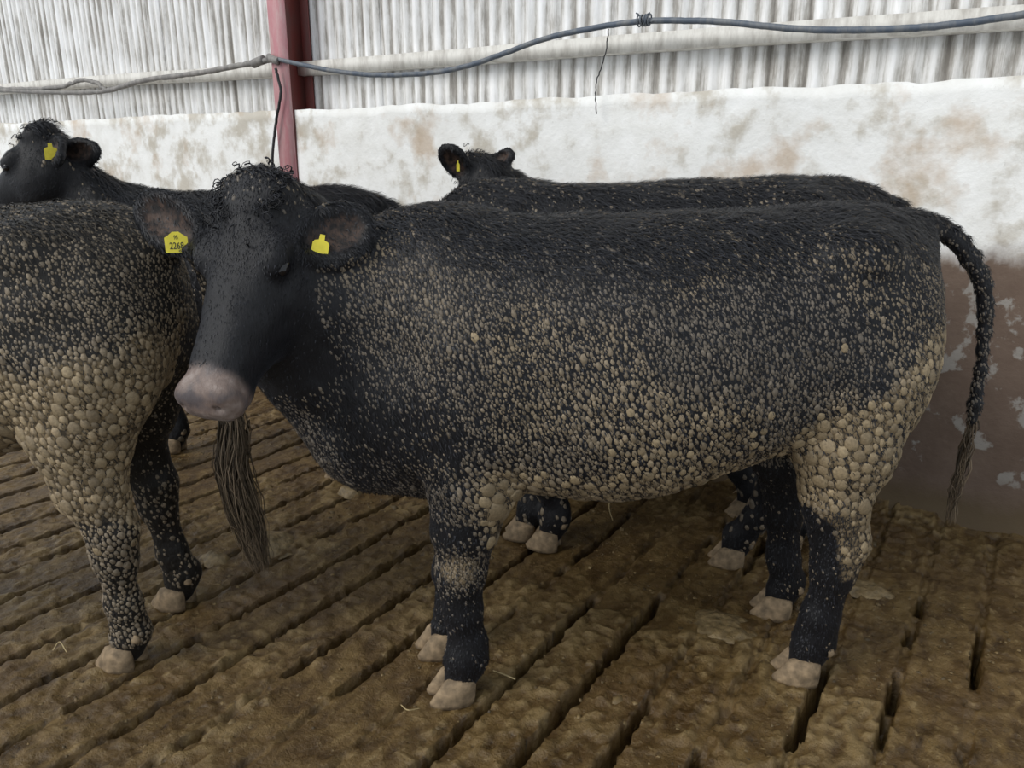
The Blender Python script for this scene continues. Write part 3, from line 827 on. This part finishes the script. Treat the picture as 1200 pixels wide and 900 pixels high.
        tv.materials.append(M['tag']); to = bpy.data.objects.new('ear_tag', tv); COL.objects.link(to); to.parent = root
        if t.get('text'):
            to['label'] = 'yellow ear tag numbered 2268'
            for txt, sz_, dy in t['text']:
                cu = bpy.data.curves.new('number', 'FONT'); cu.body = txt; cu.size = sz_; cu.align_x = 'CENTER'; cu.align_y = 'CENTER'; cu.extrude = .0002; cu.offset = .00012
                no = bpy.data.objects.new('number', cu); COL.objects.link(no)
                me = bpy.data.meshes.new_from_object(no.evaluated_get(bpy.context.evaluated_depsgraph_get())); bpy.data.objects.remove(no)
                no = bpy.data.objects.new('number', me); me.materials.clear(); me.materials.append(M['print']); COL.objects.link(no); no.parent = to
                Mx = Matrix((rtv, upv, n_)).transposed().to_4x4(); no.matrix_basis = Matrix.Translation(o + n_ * .0017 + upv * dy) @ Mx @ Matrix.Diagonal((.72, 1, 1, 1))
    # curly forelock
    if forelock:
        parts = []; shp = []
        for i in range(forelock):
            px_ = r.normal(.015, .03); py_ = float(np.clip(r.normal(0, .05), -.085, .085)); L = .035 + .03 * r.random() * (1 + .4 * (hairlen > 1.4)); rad = .005 + .009 * r.random(); ph = r.random() * 6.3; tn_ = 1.0 + 1.3 * r.random()
            u = np.linspace(0, 1, 16)[:, None]
            out = unit([r.normal(-.1, .5), r.normal(0, .6), 1.0])
            side = unit(np.cross(out, [r.normal(), r.normal(), .3])); s2 = np.cross(out, side)
            pts = np.array([px_, py_, .015]) + out * (L * np.sin(u * 1.9)) * .55 + np.array([.55, 0, -.05]) * u * L * .5 + rad * (side * np.cos(ph + u * 6.3 * tn_) + s2 * np.sin(ph + u * 6.3 * tn_)) * (0.4 + .6 * u)
            Vt, Ft = tube(hp + pts @ A, .0022 * (1 - .7 * u[:, 0]), 4, False)
            parts.append((Vt, Ft)); shp.append(np.full(len(Vt), r.random() ** 2))
        Vt, Ft = join(parts); tag(mesh_np('forelock', Vt, Ft, M['hair'], root, attrs={'shade': np.concatenate(shp)}), kind='stuff')
    if switch:
        parts = []; shp = []; sp = spline(switch['path'], 40); n = switch.get('n', 220); wd = switch.get('w', .035)
        for i in range(n):
            a0 = r.random() * .55; a1 = min(1, a0 + .35 + .5 * r.random()); tt = np.linspace(a0, a1, 9)
            c = np.stack([np.interp(tt * 39, np.arange(40), sp[:, k]) for k in range(3)], -1)
            off = unit(r.normal(size=3) + 1e-3) * wd * (0.3 + .7 * r.random())
            prof = .25 + .75 * np.sin(np.clip(tt, 0, 1) * 2.7)
            wv = np.sin(tt[:, None] * r.uniform(8, 26) + r.random(3) * 6.3) * r.uniform(.002, .010); c = c + off * prof[:, None] + wv + r.normal(0, .0012, c.shape)
            parts.append(tube(c, .0018 * np.linspace(1.3, .4, 9), 3, False)); shp.append(np.full(len(parts[-1][0]), r.random()))
        Vt, Ft = join(parts); tag(mesh_np('tail_switch', Vt, Ft, M[switch.get('mat', 'switch')], root, attrs={'shade': np.concatenate(shp)}), kind='stuff')
    return root, V, Nn

def poly_mask(x, z, poly, soft=.03):
    poly = np.array(poly, float); inside = np.zeros(x.shape, bool); dm = np.full(x.shape, 9.0)
    for i in range(len(poly)):
        a, b = poly[i], poly[(i + 1) % len(poly)]
        c = ((a[1] > z) != (b[1] > z)) & (x < (b[0] - a[0]) * (z - a[1]) / (b[1] - a[1] + 1e-9) + a[0]); inside ^= c
        d = b - a; t = np.clip(((x - a[0]) * d[0] + (z - a[1]) * d[1]) / (d @ d), 0, 1)
        dm = np.minimum(dm, np.hypot(x - a[0] - t * d[0], z - a[1] - t * d[1]))
    sd = np.where(inside, dm, -dm)
    return sstep(-soft, soft, sd)
def blob(x, z, cx, cz, rx, rz): return np.exp(-((x - cx) / rx) ** 2 - ((z - cz) / rz) ** 2)

def hind(x0, y, foot, hock=None, T=0.0, fat=1.0):
    """hind leg ending at foot (x, y); returns chain"""
    fx, fy = foot
    hk = hock or (x0 + .02, y + (fy - y) * .5, .46)
    k = lambda *p: np.array(p, float)
    pts = [k(x0 + .02, y, .90 + T), k(x0 + .05, y, .72), k(hk[0] + .035, (y + hk[1]) / 2, .57), k(hk[0], hk[1], hk[2]), k(hk[0] * .82 + fx * .18, hk[1] * .8 + fy * .2, hk[2] - .08), k(hk[0] * .35 + fx * .65 - .015, hk[1] * .35 + fy * .65, .20), k(fx - .028, fy, .115), k(fx - .012, fy, .055)]
    rad = [.155, .125, .085, .066, .054, .045, .050, .045]
    return (pts, [r_ * fat for r_ in rad], .82)
def fore(x0, y, foot, T=0.0, fat=1.0):
    fx, fy = foot; k = lambda *p: np.array(p, float)
    pts = [k(x0, y, .80 + T), k(x0 - .01, y, .64), k(x0 + .3 * (fx - x0), y + .3 * (fy - y), .52), k(x0 + .55 * (fx - x0) + .0, y + .6 * (fy - y), .385), k(x0 + .75 * (fx - x0) - .01, y + .8 * (fy - y), .27), k(fx - .035, fy, .165), k(fx - .03, fy, .115), k(fx - .012, fy, .055)]
    rad = [.125, .106, .078, .060, .045, .041, .048, .044]
    return (pts, [r_ * fat for r_ in rad], .85)

# ------------------------------------------------------------------ the five cattle
def dens_main(V, Nn):
    x, y, z = V.T
    P = V
    nz = fbm(P, 5, 3, 2)
    hindp = poly_mask(x, z, [(-.60, 1.02), (-.76, 1.02), (-.78, .60), (-.60, .50), (-.57, .36), (-.47, .36), (-.43, .52), (-.33, .60), (-.25, .72), (-.33, .80), (-.44, .84), (-.52, .93)], .05)
    hindp *= sstep(-.02, .06, y + .3 * (x < -.6))
    belly = sstep(.76, .60, z) * sstep(-.38, -.25, x) * sstep(.50, .42, x) * (z > .48)
    flank = blob(x, z, -.02, .78, .34, .16)
    elbow = blob(x, z, .44, .64, .09, .09)
    knee = blob(x, z, .53, .42, .06, .06)
    sh = blob(x, z, .56, 1.08, .20, .16)
    side = sstep(1.31, 1.08, z) * sstep(.78, .70, x)
    clean = np.clip(blob(x, z, .72, .80, .14, .22) + blob(x, z, .56, .78, .09, .10) * .8, 0, 1)
    legs = (z < .56) * (1 - hindp) * (1 - elbow)
    dark = blob(x, z, -.42, 1.00, .13, .16)
    D = .42 * side * .8 + 1.0 * hindp + 1.2 * belly + .9 * flank + elbow * 1.2 + knee * .5 + sh * .35 + .08
    D = D * (.55 + .9 * nz)
    D = D * (1 - .92 * clean) * np.where(legs, .025 + 1.0 * knee, 1) * np.where(x < -.70, .35, 1) * (1 - .35 * dark)
    D = D + .5 * blob(x, z, .86, .70, .06, .16) * (np.abs(y) < .1)
    D = np.where(z < .08, 0, D)
    S = .0030 + .0050 * hindp + .0040 * belly + .0022 * flank + .004 * elbow
    S = S + .005 * sstep(.61, .57, z) * belly
    S = S * (1 + .35 * (fbm(P, 11, 2, 4) - .4))
    mud = np.clip(1.3 * hindp + .65 * belly + .22 * flank + .5 * elbow + .75 * knee + .12 * side + .3 * sh * nz, 0, 1) * (1 - .9 * clean)
    tan = np.clip(.12 + .35 * sstep(.45, .6, fbm(V, 4, 2, 5)) + .9 * hindp + .55 * belly + .30 * flank + .6 * elbow + .4 * knee + .2 * sh, 0, 1)
    return np.clip(D, 0, 2), S, mud, tan
def dens_left(V, Nn):
    x, y, z = V.T
    nz = fbm(V, 5, 3, 1)
    th = sstep(1.05, .80, z + .25 * (fbm(V, 7, 2, 3) - .5)) * sstep(.40, .56, z + .2 * (fbm(V, 8, 2, 5) - .5)) * (y > -.02) * sstep(.25, -.1, x)
    low = sstep(.85, .68, z) * (x > -.35)
    side = sstep(1.28, 1.1, z)
    leg = (z < .46)
    D = (.25 * side + 1.1 * th + .8 * low + .15) * (.25 + 1.4 * nz)
    D = np.where(leg, .50 + .7 * blob(x, z, -.48, .42, .12, .10), D)
    D = D * np.where((y < .0) & (z < .95), .15, 1)
    D = np.where(z < .08, 0, D)
    S = .0034 + .0040 * th + .0045 * low * (z < .8)
    S = np.where(leg, .0050, S) * (1 + .5 * (fbm(V, 10, 2, 4) - .4))
    mud = np.clip(.75 * th * (.2 + 1.3 * nz) + .4 * low + .22 * side, 0, 1) * np.where((y < .0) & (z < .95), .1, 1)
    mud = np.where(leg, .40, mud)
    tan = np.clip(.45 + .6 * th + .4 * low, 0, 1)
    return np.clip(D, 0, 2), S, mud, tan
def dens_far(V, Nn):
    x, y, z = V.T; nz = fbm(V, 6, 3, 3)
    D = (.25 + .5 * sstep(.9, .7, z)) * (.4 + nz) * np.where(z < .55, .25, 1)
    S = .0050 + .004 * sstep(.8, .6, z)
    return D, S, np.clip(.25 + .4 * sstep(.8, .6, z), 0, 1) * np.where(z < .5, .4, 1), np.full(len(V), .35)

# main heifer in the middle, side on, face to the camera
legs_m = [hind(-.50, .135, (-.425, .100), (-.475, .135, .44)), hind(-.50, -.135, (-.485, -.215), (-.47, -.19, .45)),
          fore(.50, .125, (.545, .100)), fore(.50, -.125, (.585, -.110))]
make_cow('cow', 'black cow side-on in the middle, pale muzzle to the camera, ear tag 2268', (-.75, 1.82), 218.3, .0075, legs_m,
         dict(poll=(.955, .10, 1.335), nose=(.125, .28, -.40), face=(.50, 1.0, .45), ears=[((-.50, -1, .42), (.45, .25, 1), .108, (.120, -.128, -.03)), ((-.75, 1, -.35), (.35, .6, 1), .092, (.10, .10, -.06), 1.3)]),
         ([(.55, 0, 1.08), (.72, 0, 1.06), (.86, .02, 1.12), (.94, .06, 1.24), (.95, .06, 1.07), (.90, .02, .94), (.80, 0, .76)], [.19, .165, .135, .095, .115, .10, .10], .82),
         tail=([(-.60, 0, 1.235), (-.67, 0, 1.25), (-.76, .0, 1.21), (-.845, .0, 1.11), (-.875, .0, 1.0), (-.885, 0, .86), (-.885, 0, .72)], [.042, .028, .023, .019, .017, .015, .013]),
         tags=[dict(side=-1, at=(-.038, .0), off=.03, peak=True, size=(.048, .047), text=[('95', .013, .010), ('2268', .021, -.009)], drop=.028),
               dict(side=1, at=(-.03, .0), off=.02, size=(.036, .046), up=(-.25, 0, 1), drop=.022)],
         hooves=[-18, -20, 10, 10], dens=dens_main, n_clod=60000, n_hair=70000, seed=1, n_big=180, elong=1.5, forelock=260,
         switch=dict(path=[(-.885, 0, .80), (-.885, 0, .68), (-.875, 0, .55), (-.87, 0, .42)], n=60, w=.02))

# cow cropped by the left edge, rump and muddy thigh towards us
legs_l = [hind(-.50, .135, (-.46, .115), (-.49, .14, .44)), hind(-.50, -.135, (-.47, -.20), (-.46, -.17, .45)),
          fore(.50, .125, (.52, .12)), fore(.50, -.125, (.50, -.12))]
make_cow('cow', 'black cow cut off by the left edge, rump this way, thigh thick with dung clods', (-2.454, .838), 212, .010, legs_l,
         dict(poll=(1.02, 0, 1.40), nose=(.45, 0, -.30), face=(.5, 0, 1), ears=[((-.1, -1, 0), (.2, 0, 1)), ((-.1, 1, 0), (.2, 0, 1))]),
         ([(.55, 0, 1.08), (.72, 0, 1.12), (.88, 0, 1.22), (.98, .0, 1.32)], [.19, .165, .12, .085], .8),
         tail=([(-.66, 0, 1.22), (-.735, 0, 1.215), (-.775, .0, 1.12), (-.785, .0, .98), (-.785, 0, .84), (-.785, 0, .74)], [.04, .032, .026, .022, .018, .014]),
         hooves=[-12, -12, True, True], dens=dens_left, n_clod=45000, n_hair=34000, seed=2, coat='coat_muddy', hair='hair_brown', n_big=160,
         switch=dict(path=[(-.785, 0, .84), (-.80, 0, .70), (-.79, .01, .56), (-.815, .0, .40), (-.84, 0, .26)], n=420, w=.055))

# cow standing close behind the main one
legs_b = [hind(-.50, .13, (-.30, .02), (-.46, .09, .45)), hind(-.50, -.13, (-.53, -.14), (-.52, -.14, .45)),
          fore(.46, .11, (.37, -.01)), fore(.46, -.11, (.47, -.08))]
make_cow('cow', 'black cow close behind the middle one, only its back line and hooves showing', (-1.01, 2.42), 205, .013, legs_b,
         dict(poll=(.98, -.05, 1.12), nose=(.40, -.1, -.40), face=(.7, 0, 1), ears=[((-.1, -1, 0), (.2, 0, 1)), ((-.1, 1, 0), (.2, 0, 1))]),
         ([(.55, 0, 1.04), (.72, -.02, 1.00), (.86, -.03, 1.02), (.94, -.05, 1.04)], [.19, .16, .13, .09], .8),
         tail=([(-.66, 0, 1.27), (-.725, 0, 1.25), (-.755, .0, 1.12), (-.755, .0, .95), (-.75, 0, .80), (-.75, 0, .65)], [.04, .03, .025, .02, .016, .013]),
         hooves=[-5, True, -10, True], dens=dens_far, n_clod=7000, n_hair=34000, seed=3, topz=.06, slim=.95, hairlen=1.3)

# cow by the wall with only its head above the others
legs_w = [hind(-.50, .13, (-.60, .07)), hind(-.50, -.13, (-.58, -.12)), fore(.50, .12, (.50, .12)), fore(.50, -.12, (.48, -.12))]
make_cow('cow', 'black cow by the white wall, just poll and open brown ear above the others', (-1.41, 2.985), 183, .012, legs_w,
         dict(poll=(.71, .06, 1.395), nose=(.14, .03, -.45), face=(.9, 0, .3), body_ears=True, ears=[((-.85, -.1, .38), (.1, .9, .3), .062, (-.02, -.05, -.05), 1.2), ((.38, .45, .68), (-.15, 1, -.25), .092, (.05, .085, -.03), 1.2)]),
         ([(.36, 0, 1.05), (.50, 0, 1.14), (.61, .02, 1.24), (.69, .04, 1.34)], [.17, .15, .11, .085], .8),
         tail=([(-.66, 0, 1.20), (-.72, 0, 1.18), (-.75, .0, 1.08), (-.75, .0, .95), (-.74, 0, .80), (-.74, 0, .65)], [.04, .03, .025, .02, .016, .013]),
         tags=[dict(side=1, at=(-.015, -.012), size=(.014, .040), off=.012, drop=.01)],
         dens=dens_far, n_clod=1500, n_hair=22000, seed=4, topz=-.02, slim=.82, forelock=220, hairlen=1.9)

# cow behind at the left, head up, one tagged ear showing
legs_f = [hind(-.50, .13, (-.46, .12)), hind(-.50, -.13, (-.46, -.12)), fore(.50, .12, (.52, .12)), fore(.50, -.12, (.50, -.12))]
make_cow('cow', 'shaggy black cow at far left with its head raised over the muddy rump', (-2.95, 2.22), 207, .012, legs_f,
         dict(poll=(.78, .10, 1.52), nose=(.42, .02, -.34), face=(.6, 0.1, 1), body_ears=True, ears=[((-.95, .15, .05), (.0, 1, .1), .10, (.0, -.02, -.10)), ((-.5, .75, -.35), (.30, 1, .1), .10, (-.07, .10, -.10))]),
         ([(.44, 0, 1.04), (.58, 0, 1.12), (.70, .05, 1.26), (.77, .09, 1.42)], [.18, .15, .12, .09], .8),
         tail=([(-.66, 0, 1.22), (-.72, 0, 1.20), (-.75, .0, 1.10), (-.75, .0, .95), (-.74, 0, .80), (-.74, 0, .65)], [.04, .03, .025, .02, .016, .013]),
         tags=[dict(side=1, at=(-.02, .0), off=.03, size=(.050, .058), drop=.02)],
         dens=dens_far, n_clod=2500, n_hair=36000, seed=5, forelock=140, hairlen=2.2)

# ------------------------------------------------------------------ pipe, cables, wire
HY = 3.285
def wall_path(pts, n, Y=HY, jit=.002, seed=0):
    r = np.random.default_rng(seed)
    P = np.array([on_wall(p[0], p[1], p[2] if len(p) > 2 else Y) for p in pts])
    return spline(P, n) + r.normal(0, jit, (n, 3))
V, F = tube(wall_path([(324, 69), (350, 75), (390, 83), (440, 88), (500, 86), (545, 78), (590, 63), (640, 45), (700, 32), (752, 25), (800, 24), (850, 26), (900, 31), (960, 35), (1050, 34), (1120, 28), (1200, 17), (1300, 0)], 160, jit=.0006), .0125, 10)
tag(mesh_np('water_hose', V, F, M['hose']), 'blue-grey hose sagging along the rail from the steel column to the right', 'hose')
V, F = tube(wall_path([(-60, 104), (0, 106), (60, 108), (120, 107), (170, 94), (230, 86), (290, 75), (322, 69)], 90, jit=.0012, seed=2), .015 + .004 * np.random.default_rng(1).random(90), 8)
V2, F2 = tube(wall_path([(-60, 98), (0, 103), (40, 104), (75, 101), (95, 94), (112, 97), (125, 106)], 50, jit=.003, seed=4), .012 + .005 * np.random.default_rng(2).random(50), 7)
pr = mesh_np('water_pipe', V, F, M['hose_dusty']); tag(pr, 'dust-caked pipe along the rail left of the steel column', 'pipe')
o = mesh_np('loose_strand', V2, F2, M['hose_dusty'], pr); 
V, F = tube(wall_path([(297, 75), (303, 72), (309, 70)], 12, jit=.001), .026, 10); mesh_np('coupling', V, F, M['hose_dusty'], pr)
V, F = tube(wall_path([(315, 67, HY - .005), (321, 70, HY - .01), (326, 72, HY - .005)], 12, jit=.001), .022, 10); mesh_np('clamp', V, F, M['hose_dusty'], pr)
V, F = tube(wall_path([(323, 80, 3.262), (326, 92, 3.266), (329, 110, 3.27), (324, 140, 3.27), (320, 175, 3.27), (319, 215, 3.27), (320, 260, 3.27), (322, 330, 3.27)], 60, jit=.0008), .0085, 8)
tag(mesh_np('black_cable', V, F, M['black_cable']), 'thin black cable hanging down in front of the steel column', 'cable')
# tie of twine around the hose
r_ = np.random.default_rng(9); parts = []
c = on_wall(754, 24, HY)
for i in range(9):
    a = np.linspace(0, 6.28, 18); rr = .017 + .006 * r_.random(); tl = r_.normal(0, .3)
    P = c + np.stack([r_.normal(0, .012) + .010 * np.cos(a + 1) * tl, rr * np.cos(a), rr * np.sin(a)], -1); parts.append(tube(P, .0035, 5))
for dx, dz in ((-.03, .03), (.035, .025), (.05, -.01)):
    parts.append(tube(spline([c, c + [dx * .6, -.01, dz * .8], c + [dx, -.015, dz]], 8), .003, 5))
V, F = join(parts); tag(mesh_np('twine_knot', V, F, M['hose']), 'knotted twine tie around the hose above the pale wall', 'tie')
V, F = tube(wall_path([(713, 34, 3.27), (711, 55, 3.272), (706, 75, 3.272), (700, 92, 3.275), (698, 110, 3.275), (699, 134, 3.275)], 30, jit=.0012), .0028, 6)
tag(mesh_np('hanging_wire', V, F, M['black_cable']), 'short thin dark wire dangling from the hose over the wall', 'wire')

# ------------------------------------------------------------------ dung and straw on the floor
def pat(px, py, rx, ry, hgt, label, seed):
    c = on_floor(px, py); n = 26; m = 34
    a = np.linspace(0, 2 * math.pi, m, endpoint=False); rr = np.linspace(0, 1, n)[1:]
    A_, R_ = np.meshgrid(a, rr, indexing='ij')
    wob = 1 + .35 * (noise(np.stack([np.cos(A_) * 1.4 + seed, np.sin(A_) * 1.4, 0 * A_], -1), 1.2, seed % 6) - .5)
    x = rx * R_ * wob * np.cos(A_); y = ry * R_ * wob * np.sin(A_)
    P = np.stack([x + c[0], y + c[1], 0 * x], -1)
    z = hgt * (1 - R_ ** 3) * (.55 + .8 * noise(P, 22, 1)) + (noise(P, 60, 2) - .5) * .008 - .012 * R_ ** 4 + .006
    V = np.stack([x, y, z], -1).reshape(-1, 3); V = np.vstack([V, [[0, 0, hgt * .9]]]); k = n - 1
    i = np.arange(m)[:, None]; j = np.arange(k - 1)[None]; i2 = (i + 1) % m
    F = np.stack([i * k + j, i * k + j + 1, i2 * k + j + 1, i2 * k + j], -1).reshape(-1, 4)
    ii = np.arange(m); T = np.stack([np.full(m, m * k), ii * k, ((ii + 1) % m) * k], -1)
    o = mesh_np('dung_pat', V, [F, T], M['dung']); o.location = c
    tag(o, label, 'dung')
pat(315, 640, .13, .10, .030, 'pale ragged dung pat on the slats between the two nearest cows', 1)
pat(252, 655, .06, .05, .022, 'small pale dung lump below the hanging tail switch', 2)
pat(412, 577, .075, .06, .030, 'rounded brown dung pat just under the middle cow\'s brisket', 3)
pat(104, 590, .05, .045, .055, 'pale lump of dung behind the left cow\'s hind leg', 4)
pat(845, 735, .12, .09, .018, 'flattened crusty dung pat ahead of the middle cow\'s hind hooves', 5)
pat(1010, 690, .10, .07, .016, 'flat tan dung pat behind the middle cow\'s hind hoof', 6)
def straws(pts, label, rad=.0016):
    P = np.array([on_floor(x, y, z) for x, y, z in pts]); V, F = tube(spline(P, 12), rad, 5)
    tag(mesh_np('straw', V, F, M['straw']), label, 'straw')
straws([(578, 786, .022), (590, 790, .024), (604, 796, .018)], 'single pale straw on the slats right of the front hoof', .0022)
straws([(470, 826, .016), (478, 832, .03), (492, 830, .02)], 'bent straw lying left of the front hoof')
straws([(62, 762, .014), (70, 752, .03), (78, 764, .02)], 'short bent straw on the slats at the far left')
straws([(715, 583, .06), (714, 596, .03), (718, 610, .015)], 'curved straw below the middle cow\'s belly', .0022)
# crumbs of dung and straw bits all over the slats: nobody could count them
r_ = np.random.default_rng(11); n = 36000
X = r_.uniform(-4.2, 1.0, n); Y = r_.uniform(.3, 3.15, n)
P = np.stack([X, Y, np.zeros(n)], -1)
kp = r_.random(n) < sstep(.35, .65, noise(P, 3.0, 2)) * .9 + .12; P = P[kp]; n = len(P)
sz = .0026 * np.exp(r_.normal(0, .55, n))
P[:, 2] = (fbm(P, 1.3, 2, 1) - 0.5) * 0.012 + (fbm(P, 9, 3, 2) - 0.5) * 0.007 + .001
u_ = (P[:, 0] - slot_x) / PX; off = np.abs(u_ - np.round(u_)) * PX
kp = off > .020; P = P[kp]; sz = sz[kp]; n = len(P)
NN = r_.normal(0, .25, (n, 3)) + [0, 0, 1]; NN /= np.linalg.norm(NN, axis=1)[:, None]
V, F, I = inst_mesh(P, NN, r_.normal(0, 1, (n, 3)), sz, r_, 1.3, .8, .0, CRUMB)
tc = np.array([.17, .115, .045]) * (0.35 + .9 * r_.random(n))[:, None]
tag(mesh_np('dung_crumbs', V, F, M['clod'], floor, attrs={'tone': tc[I]}), kind='stuff')
